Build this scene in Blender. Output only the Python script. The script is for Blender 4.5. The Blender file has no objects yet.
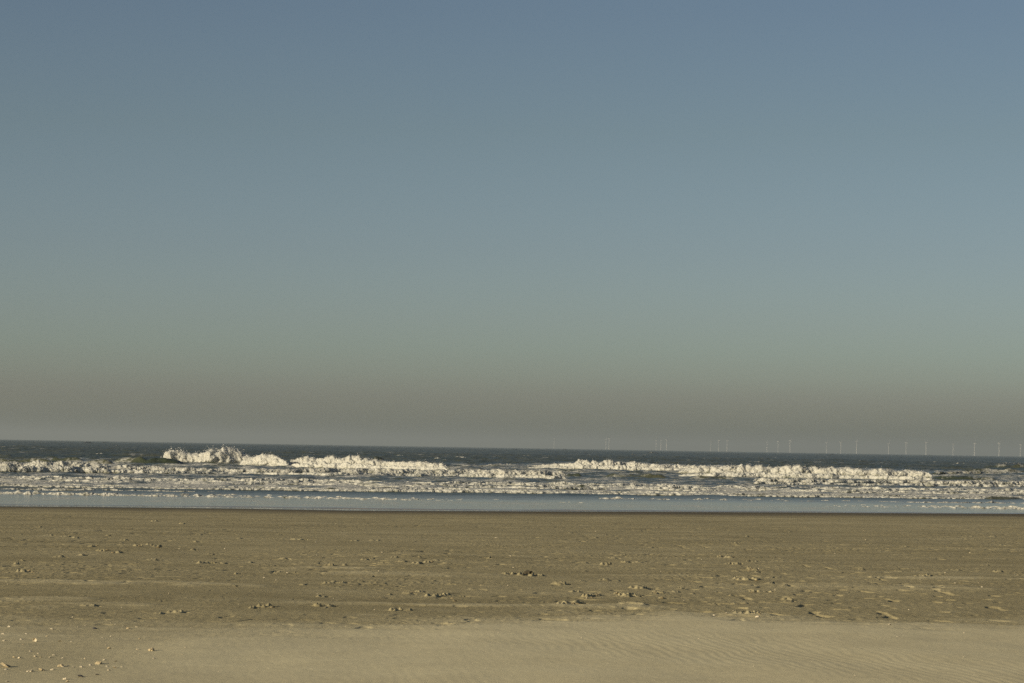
import bpy, math, random
import numpy as np

random.seed(7)
RNG = np.random.default_rng(11)
scene = bpy.context.scene
COL = scene.collection

# ------------------------------------------------------------------ view
W, H = 1024, 683
LENS = 85.0
F = W * LENS / 36.0                       # focal length in pixels
CAM_Z = 2.6
ROLL = 0.0166
PITCH = math.atan((447.6 - H / 2) / F)
SUN_EL, SUN_BEHIND = math.radians(14.5), math.radians(38.0)

cp, sp_, cr, sr = math.cos(PITCH), math.sin(PITCH), math.cos(ROLL), math.sin(ROLL)
FWD = np.array([0, cp, sp_]); UP0 = np.array([0, -sp_, cp]); RT0 = np.array([1.0, 0, 0])
RT = RT0 * cr + UP0 * sr
UP = -RT0 * sr + UP0 * cr
CAM = np.array([0, 0, CAM_Z])


def ray(px, py):
    return FWD * F + RT * (px - W / 2) - UP * (py - H / 2)


def at(px, py, z=0.0):
    """the point of the level plane z that the photograph shows at (px, py)"""
    d = ray(px, py)
    return CAM + d * ((z - CAM_Z) / d[2])


def at_depth(px, py, y):
    d = ray(px, py)
    return CAM + d * (y / d[1])


# ------------------------------------------------------------------ noise
_ang = np.random.default_rng(3).uniform(0, 2 * np.pi, 256).astype(np.float32)
_G2 = np.stack([np.cos(_ang), np.sin(_ang)], 1)
_g3 = np.random.default_rng(4).normal(size=(256, 3)).astype(np.float32)
_G3 = _g3 / np.linalg.norm(_g3, axis=1, keepdims=True)


def _h(ix, iy, iz, seed):
    h = (ix.astype(np.uint32) * np.uint32(374761393) + iy.astype(np.uint32) * np.uint32(668265263)
         + iz * np.uint32(2147483647) + np.uint32((seed * 974634777) & 0xffffffff))
    h = (h ^ (h >> np.uint32(13))) * np.uint32(1274126177)
    return ((h ^ (h >> np.uint32(16))) & np.uint32(255)).astype(np.int32)


def gn2(x, y, seed=0):
    x = np.asarray(x, np.float32); y = np.asarray(y, np.float32)
    fx, fy = np.floor(x), np.floor(y)
    ix, iy = fx.astype(np.int64), fy.astype(np.int64)
    dx, dy = x - fx, y - fy
    u = dx * dx * dx * (dx * (dx * 6 - 15) + 10); v = dy * dy * dy * (dy * (dy * 6 - 15) + 10)
    z0 = np.uint32(0)

    def c(i, j):
        g = _G2[_h(ix + i, iy + j, z0, seed)]
        return g[..., 0] * (dx - i) + g[..., 1] * (dy - j)
    a = c(0, 0); b = c(1, 0); a += u * (b - a)
    d = c(0, 1); e = c(1, 1); d += u * (e - d)
    return (a + v * (d - a)) * 1.5


def gn3(p, seed=0):
    p = np.asarray(p, np.float32)
    f = np.floor(p); i = f.astype(np.int64); d = p - f
    w = d * d * d * (d * (d * 6 - 15) + 10)
    out = 0
    for a in (0, 1):
        wa = w[..., 0] if a else 1 - w[..., 0]
        for b in (0, 1):
            wb = w[..., 1] if b else 1 - w[..., 1]
            for c in (0, 1):
                wc = w[..., 2] if c else 1 - w[..., 2]
                g = _G3[_h(i[..., 0] + a, i[..., 1] + b, (i[..., 2] + c).astype(np.uint32), seed)]
                out = out + wa * wb * wc * (g[..., 0] * (d[..., 0] - a) + g[..., 1] * (d[..., 1] - b) + g[..., 2] * (d[..., 2] - c))
    return out * 1.6


def fbm2(x, y, o=4, seed=0):
    s, a, t = 0, 1.0, 0
    for k in range(o):
        s = s + a * gn2(x, y, seed + k); t += a
        x = x * 2.03 + 7.1; y = y * 2.03 - 3.7; a *= 0.5
    return s / t


def sstep(a, b, x):
    t = np.clip((x - a) / (b - a), 0, 1)
    return t * t * (3 - 2 * t)


# ------------------------------------------------------------------ scene helpers
def tag(o, label=None, cat=None, group=None, kind=None):
    for k, v in (("label", label), ("category", cat), ("group", group), ("kind", kind)):
        if v:
            o[k] = v
    return o


def np_mesh(name, co, quads, mat, attrs=None, smooth=True, tris=None):
    me = bpy.data.meshes.new(name)
    polys = quads if tris is None else tris
    n = polys.shape[1]
    me.vertices.add(len(co)); me.loops.add(polys.size); me.polygons.add(len(polys))
    me.vertices.foreach_set("co", np.ascontiguousarray(co, np.float32).ravel())
    me.loops.foreach_set("vertex_index", np.ascontiguousarray(polys, np.int32).ravel())
    me.polygons.foreach_set("loop_start", np.arange(0, polys.size, n, dtype=np.int32))
    if smooth:
        me.polygons.foreach_set("use_smooth", np.ones(len(polys), bool))
    for k, v in (attrs or {}).items():
        a = me.attributes.new(k, "FLOAT", "POINT")
        a.data.foreach_set("value", np.ascontiguousarray(v, np.float32).ravel())
    me.update(calc_edges=True)
    me.materials.append(mat)
    return me


def link(name, me, parent=None):
    o = bpy.data.objects.new(name, me)
    COL.objects.link(o)
    if parent is not None:
        o.parent = parent
    return o


def grid_quads(r, c, flip=False):
    i = np.arange(r * c).reshape(r, c)
    q = np.stack([i[:-1, :-1], i[:-1, 1:], i[1:, 1:], i[1:, :-1]], -1).reshape(-1, 4)
    return q[:, ::-1] if flip else q


class NT:
    def __init__(self, m):
        self.t = m.node_tree; self.n = self.t.nodes; self.l = self.t.links

    def new(self, kind, **kw):
        n = self.n.new(kind)
        for k, v in kw.items():
            if k == "inp":
                for s, val in v.items():
                    if hasattr(val, "is_output"):
                        self.l.new(val, n.inputs[s])
                    else:
                        n.inputs[s].default_value = val
            else:
                setattr(n, k, v)
        return n

    def math(self, op, a, b=0.0, clamp=False):
        n = self.new("ShaderNodeMath", operation=op, use_clamp=clamp, inp={0: a, 1: b})
        return n.outputs[0]

    def mix(self, f, a, b):
        n = self.new("ShaderNodeMix", data_type="RGBA", inp={0: f, 6: a, 7: b})
        return n.outputs[2]

    def attr(self, name):
        return self.new("ShaderNodeAttribute", attribute_name=name).outputs["Fac"]

    def ramp(self, f, *stops):
        n = self.new("ShaderNodeValToRGB", inp={0: f})
        e = n.color_ramp.elements
        while len(e) < len(stops):
            e.new(0.5)
        for el, (p, c) in zip(e, stops):
            el.position = p; el.color = c if len(c) == 4 else (*c, 1)
        return n.outputs[0]

    def noise(self, vec, scale, detail=4, rough=0.55, stretch=None):
        if stretch:
            vec = self.new("ShaderNodeMapping", inp={0: vec, 3: stretch}).outputs[0]
        return self.new("ShaderNodeTexNoise", inp={"Vector": vec, "Scale": scale, "Detail": detail, "Roughness": rough}).outputs["Fac"]


def new_mat(name):
    m = bpy.data.materials.new(name); m.use_nodes = True
    m.node_tree.nodes.clear()
    t = NT(m)
    out = t.new("ShaderNodeOutputMaterial")
    b = t.new("ShaderNodeBsdfPrincipled")
    t.l.new(b.outputs[0], out.inputs[0])
    return m, t, b, out


# ------------------------------------------------------------------ materials
def sand_material():
    m, t, b, out = new_mat("beach_sand")
    pos = t.new("ShaderNodeNewGeometry").outputs["Position"]
    dry, wet, damp = t.attr("dry"), t.attr("wet"), t.attr("damp")
    n1 = t.noise(pos, 0.55, 5, 0.6, (0.45, 1.0, 1.0))
    n2 = t.noise(pos, 14.0, 4, 0.7)
    n3 = t.noise(pos, 130.0, 2, 0.6)
    packed = t.ramp(n1, (0.3, (0.250, 0.213, 0.114)), (0.7, (0.375, 0.322, 0.182)))
    loose = t.ramp(n1, (0.3, (0.54, 0.475, 0.295)), (0.7, (0.595, 0.53, 0.335)))
    col = t.mix(dry, packed, loose)
    col = t.mix(damp, col, (0.105, 0.089, 0.058, 1))
    col = t.mix(wet, col, (0.05, 0.045, 0.034, 1))
    n4 = t.noise(pos, 2.6, 6, 0.75)
    keepn = t.math("SUBTRACT", 1.0, t.math("MULTIPLY", dry, 0.5))
    v = t.math("ADD", t.math("MULTIPLY", n2, 0.4), t.math("ADD", t.math("MULTIPLY", n3, 1.0), t.math("MULTIPLY", n4, 0.9)))
    v = t.math("ADD", t.math("MULTIPLY", t.math("SUBTRACT", v, 1.15), t.math("MULTIPLY", keepn, 0.75)), 1.0)
    vor = t.new("ShaderNodeTexVoronoi", inp={"Vector": pos, "Scale": 26.0, "Randomness": 1.0})
    spk = t.math("MULTIPLY", t.math("LESS_THAN", vor.outputs["Distance"], 0.2), t.math("GREATER_THAN", t.new("ShaderNodeSeparateColor", inp={0: vor.outputs["Color"]}).outputs[0], 0.93))
    v = t.math("ADD", v, t.math("MULTIPLY", spk, t.math("MULTIPLY", t.math("SUBTRACT", 1.0, damp), 0.55)))
    mul = t.new("ShaderNodeMix", data_type="RGBA", blend_type="MULTIPLY", inp={0: 1.0, 6: col})
    comb = t.new("ShaderNodeCombineColor", inp={0: v, 1: v, 2: v})
    t.l.new(comb.outputs[0], mul.inputs[7])
    t.l.new(mul.outputs[2], b.inputs["Base Color"])
    t.l.new(t.math("SUBTRACT", 0.95, t.math("MULTIPLY", wet, 0.87)), b.inputs["Roughness"])
    t.l.new(t.math("ADD", 0.12, t.math("MULTIPLY", wet, 0.38)), b.inputs["Specular IOR Level"])
    hgt = t.math("ADD", t.math("MULTIPLY", n2, 0.7), t.math("MULTIPLY", n3, 0.3))
    keep = t.math("MULTIPLY", t.math("SUBTRACT", 1.0, wet), t.math("SUBTRACT", 1.0, t.math("MULTIPLY", dry, 0.72)))
    bump = t.new("ShaderNodeBump", inp={"Strength": t.math("MULTIPLY", keep, 0.75), "Distance": 0.02, "Height": hgt})
    t.l.new(bump.outputs[0], b.inputs["Normal"])
    return m


def water_material(name, foam_gain=2.7):
    """sea water with foam where the foam attribute and fine noise say so"""
    m, t, b, out = new_mat(name)
    pos = t.new("ShaderNodeNewGeometry").outputs["Position"]
    foam, calm, shallow = t.attr("foam"), t.attr("calm"), t.attr("shallow")
    big = t.noise(pos, 0.09, 5, 0.65, (1, 0.16, 1))
    col = t.ramp(big, (0.40, (0.046, 0.057, 0.036)), (0.62, (0.086, 0.088, 0.052)))
    col = t.mix(shallow, col, (0.25, 0.215, 0.145, 1))
    t.l.new(col, b.inputs["Base Color"])
    t.l.new(t.math("SUBTRACT", 0.34, t.math("MULTIPLY", calm, 0.26)), b.inputs["Roughness"])
    t.l.new(t.math("ADD", 0.16, t.math("MULTIPLY", calm, 0.26)), b.inputs["Specular IOR Level"])
    b.inputs["IOR"].default_value = 1.33
    r1 = t.noise(pos, 1.1, 5, 0.62, (1, 0.55, 1))
    r2 = t.noise(pos, 7.0, 3, 0.6, (1, 0.6, 1))
    hgt = t.math("ADD", t.math("MULTIPLY", r1, 0.42), t.math("MULTIPLY", r2, 0.10))
    st = t.math("SUBTRACT", 0.9, t.math("MULTIPLY", calm, 0.82))
    bump = t.new("ShaderNodeBump", inp={"Strength": st, "Distance": 0.5, "Height": hgt})
    t.l.new(bump.outputs[0], b.inputs["Normal"])
    fb = t.new("ShaderNodeBsdfPrincipled", inp={"Base Color": (0.75, 0.745, 0.675, 1), "Roughness": 0.9, "Specular IOR Level": 0.2})
    fn = t.noise(pos, 3.2, 6, 0.68, (0.8, 0.8, 1.3))
    fbump = t.new("ShaderNodeBump", inp={"Strength": 0.6, "Distance": 0.25, "Height": fn})
    t.l.new(fbump.outputs[0], fb.inputs["Normal"])
    # a pixel is foam where noise lies under the attribute
    d = t.math("SUBTRACT", t.math("ADD", t.math("MULTIPLY", foam, 0.80), 0.13), fn)
    f = t.math("MULTIPLY", d, foam_gain, clamp=True)
    f = t.math("MULTIPLY", f, t.math("MULTIPLY", foam, 8.0, clamp=True))
    tr = t.new("ShaderNodeBsdfTranslucent", inp={0: (0.62, 0.612, 0.555, 1)})
    soft = t.new("ShaderNodeMixShader", inp={0: 0.42})
    t.l.new(fb.outputs[0], soft.inputs[1]); t.l.new(tr.outputs[0], soft.inputs[2])
    mx = t.new("ShaderNodeMixShader", inp={0: f})
    t.l.new(b.outputs[0], mx.inputs[1]); t.l.new(soft.outputs[0], mx.inputs[2])
    t.l.new(mx.outputs[0], out.inputs[0])
    return m


def plain_material(name, c0, c1, scale, rough=0.85, spec=0.2, bump=0.4, dist=0.01):
    m, t, b, out = new_mat(name)
    pos = t.new("ShaderNodeTexCoord").outputs["Object"]
    n = t.noise(pos, scale, 5, 0.65)
    t.l.new(t.ramp(n, (0.3, c0), (0.7, c1)), b.inputs["Base Color"])
    b.inputs["Roughness"].default_value = rough
    b.inputs["Specular IOR Level"].default_value = spec
    bp = t.new("ShaderNodeBump", inp={"Strength": bump, "Distance": dist, "Height": n})
    t.l.new(bp.outputs[0], b.inputs["Normal"])
    return m


M_SAND = sand_material()
M_SEA = water_material("sea_water", 3.6)
M_FOAM = water_material("breaker_foam")


def spray_material():
    """a loose veil of droplets: small clots of foam with air between them"""
    m, t, b, out = new_mat("spray_veil")
    pos = t.new("ShaderNodeNewGeometry").outputs["Position"]
    b.inputs["Base Color"].default_value = (0.60, 0.58, 0.52, 1)
    b.inputs["Roughness"].default_value = 0.9
    b.inputs["Specular IOR Level"].default_value = 0.1
    n = t.math("ADD", t.math("MULTIPLY", t.noise(pos, 5.0, 5, 0.7), 0.75), t.math("MULTIPLY", t.noise(pos, 1.3, 2, 0.5), 0.25))
    f = t.math("MULTIPLY", t.math("SUBTRACT", t.math("ADD", t.math("MULTIPLY", t.attr("foam"), 0.5), 0.22), n), 5.0, clamp=True)
    tr = t.new("ShaderNodeBsdfTransparent")
    tl = t.new("ShaderNodeBsdfTranslucent", inp={0: (0.62, 0.612, 0.555, 1)})
    sf = t.new("ShaderNodeMixShader", inp={0: 0.35})
    t.l.new(b.outputs[0], sf.inputs[1]); t.l.new(tl.outputs[0], sf.inputs[2])
    mx = t.new("ShaderNodeMixShader", inp={0: f})
    t.l.new(tr.outputs[0], mx.inputs[1]); t.l.new(sf.outputs[0], mx.inputs[2])
    t.l.new(mx.outputs[0], out.inputs[0])
    return m


M_VEIL = spray_material()
M_SPRAY = plain_material("spray", (0.78, 0.77, 0.73), (0.84, 0.83, 0.79), 3.0, 0.8)
M_CLOD = plain_material("sand_clod", (0.17, 0.14, 0.085), (0.26, 0.215, 0.13), 30.0, 0.95, 0.1, 0.6, 0.006)
M_CLODDRY = plain_material("dry_sand_clod", (0.38, 0.31, 0.19), (0.50, 0.42, 0.27), 30.0, 0.95, 0.1, 0.6, 0.006)
M_SHELL = plain_material("shell_pale", (0.40, 0.345, 0.235), (0.58, 0.51, 0.38), 60.0, 0.5, 0.4, 0.25, 0.002)
M_STONE = plain_material("dark_mussel", (0.05, 0.048, 0.05), (0.13, 0.12, 0.11), 60.0, 0.5, 0.4, 0.3, 0.002)
M_TURB = plain_material("turbine_paint", (0.38, 0.38, 0.37), (0.42, 0.42, 0.41), 0.2, 0.4, 0.4, 0.0)

# ------------------------------------------------------------------ world, sun, camera
world = bpy.data.worlds.new("World"); scene.world = world
world.use_nodes = True
wt = NT(world); wt.n.clear()
wo = wt.new("ShaderNodeOutputWorld")
bg = wt.new("ShaderNodeBackground", inp={1: 0.0545})
sky = wt.new("ShaderNodeTexSky", sky_type="NISHITA", sun_disc=False, sun_elevation=SUN_EL,
             altitude=0.0, air_density=1.0, dust_density=1.4, ozone_density=1.2)
SUN_DIR = np.array([-math.cos(SUN_BEHIND) * math.cos(SUN_EL), -math.sin(SUN_BEHIND) * math.cos(SUN_EL), math.sin(SUN_EL)])
sky.sun_rotation = math.atan2(SUN_DIR[0], SUN_DIR[1])
# the band of murk that lies low over the sea, by elevation
zc = wt.new("ShaderNodeSeparateXYZ", inp={0: wt.new("ShaderNodeTexCoord").outputs["Generated"]}).outputs[2]
el = wt.new("ShaderNodeMapRange", inp={0: zc, 1: 0.0, 2: 0.25, 3: 0.0, 4: 1.0}).outputs[0]
SKY_STOPS = [(0.029, (0.956, 1.082, 1.201)), (0.054, (1.081, 1.184, 1.405)), (0.082, (1.089, 1.188, 1.495)), (0.12, (1.074, 1.235, 1.55)), (0.161, (1.032, 1.204, 1.5)), (0.211, (0.999, 1.125, 1.408)), (0.326, (0.924, 1.001, 1.227)), (0.521, (0.855, 0.897, 0.986)), (0.712, (0.818, 0.847, 0.949)), (1.0, (0.818, 0.847, 0.949))]
tint = wt.ramp(el, *SKY_STOPS)
mulw = wt.new("ShaderNodeMix", data_type="RGBA", blend_type="MULTIPLY", inp={0: 1.0, 6: sky.outputs[0], 7: tint})
wt.l.new(mulw.outputs[2], bg.inputs[0]); wt.l.new(bg.outputs[0], wo.inputs[0])

sl = bpy.data.lights.new("sun", "SUN"); sl.energy = 5.0; sl.angle = math.radians(0.53); sl.color = (1.0, 0.86, 0.62)
so = bpy.data.objects.new("sun", sl); COL.objects.link(so)
from mathutils import Vector, Matrix
so.rotation_euler = Vector(SUN_DIR).to_track_quat("Z", "Y").to_euler()

cam = bpy.data.cameras.new("camera"); cam.lens = LENS; cam.sensor_width = 36.0
cam.clip_start = 0.2; cam.clip_end = 120000.0
cam.dof.use_dof = True; cam.dof.focus_distance = 48.0; cam.dof.aperture_fstop = 13.0
co_ = bpy.data.objects.new("camera", cam); COL.objects.link(co_)
co_.matrix_world = Matrix((( RT[0], UP[0], -FWD[0], 0), (RT[1], UP[1], -FWD[1], 0), (RT[2], UP[2], -FWD[2], CAM_Z), (0, 0, 0, 1)))
scene.camera = co_
vs = scene.view_settings
vs.view_transform = "Standard"; vs.look = "None"; vs.gamma = 1.0; vs.use_curve_mapping = False
vs.exposure = 0.33
scene.cycles.use_denoising = False
scene.cycles.max_bounces = 8
scene.cycles.transparent_max_bounces = 12

# ------------------------------------------------------------------ rows of the shore, as world polylines
def line(pts, z=0.0):
    p = np.array([at(x, y, z) for x, y in pts])
    return p


def line_y(L, x):
    """depth of a line at x, carried straight on beyond its ends"""
    X, Y = L[:, 0], L[:, 1]
    y = np.interp(x, X, Y)
    a = (Y[1] - Y[0]) / (X[1] - X[0]); b = (Y[-1] - Y[-2]) / (X[-1] - X[-2])
    a = np.clip(a, -.5, .5); b = np.clip(b, -.5, .5)
    y = np.where(x < X[0], Y[0] + a * np.maximum(x - X[0], -250), y)
    return np.where(x > X[-1], Y[-1] + b * np.minimum(x - X[-1], 250), y)


EDGE = line([(0, 504.6), (128, 505.6), (256, 507.2), (384, 509.4), (512, 510.2), (640, 510.9), (768, 511.6), (896, 512.6), (1024, 513.4)])
DRYEDGE = [(0, 629), (90, 631), (150, 631), (230, 629), (300, 627), (400, 624), (520, 619), (600, 616), (680, 613), (740, 618), (850, 623), (940, 624), (1024, 622)]
PLATEAU = 0.95
EDGE_SAND = line(DRYEDGE, PLATEAU)


def beach_base(x, y):
    s = line_y(EDGE, x) - y                       # metres landward of the water's edge
    top = 0.0127 * s
    z = np.where(top > PLATEAU - 0.15, PLATEAU - 0.15 + 0.15 * np.tanh((top - PLATEAU + 0.15) / 0.15), top)
    return z


# footprints and broken crust on the mid beach: (px, py, width px, height px)
HEAPS = [(22, 572, 12, 3.2), (16, 564, 9, 2.5), (22, 561, 6, 1.6), (92, 547, 10, 2.4), (102, 551, 11, 2.8), (117, 553, 13, 2.6), (136, 546.5, 9, 2.6),
         (157, 547, 10, 2.6), (150, 545, 8, 2), (60, 558, 14, 2.2), (82, 556, 11, 2), (152, 560, 14, 2), (76, 538, 9, 2), (50, 536, 10, 1.4),
         (66, 537, 10, 1.4), (108, 536, 7, 1.5), (124, 540, 10, 1.4), (193, 550, 7, 2), (211, 554, 8, 1.6), (205, 563, 16, 2.2), (223, 563, 10, 1.4),
         (250, 562, 8, 1.6), (272, 565, 9, 1.4), (283, 559, 14, 2.2), (316, 563, 8, 1.5), (331, 565, 9, 2.8), (238, 574, 6, 1.4),
         (278, 572, 9, 1.4), (294, 573, 6, 1.4), (331, 583, 14, 2.6), (303, 585, 8, 1.4), (236, 587, 4, 1.5), (322, 597, 14, 2),
         (264, 607, 20, 4.0), (252, 608, 10, 2), (318, 606, 10, 3.4), (330, 606, 12, 2.2), (178, 612, 16, 2.6), (160, 613, 10, 2),
         (90, 606, 18, 2.0), (200, 535, 8, 1.4), (204, 532, 7, 1.3), (240, 539, 7, 1.3), (280, 535, 6, 1.3), (196, 542, 10, 1.3),
         (395, 558, 9, 1.8), (402, 562, 12, 1.8), (416, 564, 14, 2.2), (428, 563, 8, 2), (448, 564, 11, 1.4), (365, 560, 10, 1.5), (372, 559, 7, 1.4),
         (345, 565, 6, 1.8), (380, 563, 10, 1.3), (436, 561, 9, 1.6), (420, 558, 5, 1.6), (343, 583, 8, 2), (385, 584, 5, 1.6), (370, 577, 9, 1.3),
         (407, 594, 15, 2.4), (420, 592, 10, 1.8), (432, 597, 18, 3.2), (446, 596, 14, 3.2), (455, 601, 4, 1.8), (463, 597, 7, 2),
         (390, 595, 5, 1.8), (475, 590, 20, 1.4), (395, 610, 12, 3), (408, 610, 10, 2),
         (506, 574.5, 7, 2.6), (513, 574.5, 7, 3), (521, 575, 8, 3.2), (531, 575.5, 10, 4.2), (540, 575.5, 9, 2.4), (560, 584, 18, 3.4),
         (575, 592, 14, 2.4), (588, 597, 14, 3.4), (598, 596, 7, 2.4), (573, 604, 22, 3.2), (560, 606, 12, 2.4), (577, 603, 6, 2.6),
         (583, 581, 8, 1.5), (606, 580, 12, 2.2), (616, 581, 10, 1.4), (604, 565, 14, 2.6), (609, 564, 6, 2.4), (612, 558, 14, 1.8),
         (626, 563, 10, 2.2), (638, 563, 12, 1.2), (585, 563, 8, 1.4), (584, 571, 6, 1.4), (620, 555, 12, 1.4), (640, 588, 18, 3.0),
         (624, 597, 18, 3.8), (616, 594, 8, 2.4), (633, 596, 9, 3), (638, 597, 7, 2), (661, 593, 16, 2.8), (655, 594, 8, 2), (662, 599, 8, 2),
         (676, 592, 10, 1.6), (635, 606, 30, 2.2), (720, 557, 8, 2.8), (729, 557.5, 11, 2.4), (735, 565, 13, 2.4), (728, 565, 7, 2), (748, 562, 6, 2),
         (755, 562.5, 7, 1.8), (750, 570, 10, 3), (754, 571, 9, 2.4), (737, 572, 10, 1.8), (757, 573, 7, 1.4), (745, 580, 18, 3.4), (736, 579, 6, 2.6),
         (757, 580, 7, 2.4), (771, 578, 8, 1.8), (770, 584, 9, 2), (785, 586, 12, 2), (749, 585, 10, 1.4), (753, 592, 8, 2.2), (762, 592, 14, 1.8),
         (771, 592, 7, 1.4), (731, 596, 7, 1.8), (785, 600, 16, 2.8), (790, 602, 9, 1.8), (712, 605, 12, 1.8), (745, 604, 8, 1.6), (714, 583, 10, 1.2),
         (681, 588, 6, 1.6), (693, 594, 5, 1.6), (745, 616, 20, 3.2), (757, 616, 8, 3), (872, 577, 10, 1.6), (878, 579, 6, 1.4), (925, 576, 22, 2.0),
         (930, 576, 8, 1.6), (941, 574, 6, 1.4), (900, 571, 10, 1.4), (955, 570, 14, 1.4), (998, 571, 12, 1.8), (1018, 575, 5, 1.8), (862, 570, 9, 2),
         (1003, 545.5, 10, 1.2), (993, 537, 8, 1.4), (970, 537, 7, 1.3), (905, 547, 10, 1.2), (985, 565, 10, 1.2), (958, 549, 8, 1),
         (735, 543.5, 7, 1.4), (745, 537, 12, 1), (775, 534.5, 8, 1), (790, 532, 7, 1), (595, 538, 9, 1.4), (605, 535, 6, 1), (620, 537, 10, 1.2),
         (650, 547, 8, 1), (570, 533, 8, 1), (640, 531, 6, 1.2), (656, 528, 9, 1.2), (355, 541, 10, 1.2), (376, 540.5, 12, 1.2), (420, 534.5, 10, 1),
         (155, 521, 7, 1.6), (40, 527, 5, 1.8), (14, 527, 9, 1), (298, 540, 16, 1.2), (182, 524, 7, 1.4), (489, 558, 4, 1.8)]

# tongues of pale wind-blown sand: (px, py, half width px, half height px)
TONGUES = [(20, 599.5, 75, 3.2), (120, 604, 60, 1.6), (330, 604, 90, 1.0), (440, 605, 130, 1.5), (590, 607, 60, 2.0), (640, 607.5, 46, 3.4), (900, 587, 130, 4.5),
           (330, 568, 60, 2.0), (425, 575, 110, 4.0), (90, 583, 110, 3.0), (215, 586, 60, 2.4),
           (950, 578, 90, 1.6), (1000, 517, 60, 1.2), (590, 517.5, 60, 0.6), (880, 524, 120, 0.8), (740, 518, 80, 1.0), (690, 564, 18, 0.7),
           (820, 571, 130, 0.8), (297, 539.5, 9, 0.6), (745, 616, 26, 2.2), (350, 517.4, 40, 0.5), (215, 516.8, 50, 0.5), (290, 518, 20, 0.4), (640, 575, 80, 1.0)]


def feature_point(px, py):
    p = at(px, py, 0.5)
    for _ in range(12):
        p = at(px, py, float(beach_base(np.array([p[0]]), np.array([p[1]]))[0]))
    return p


# ------------------------------------------------------------------ beach
def fan_columns(core, extra, far):
    u = np.linspace(-1, 1, core)
    e = np.geomspace(1.0, far, extra + 1)[1:]
    return np.concatenate([-e[::-1], u, e])


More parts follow.
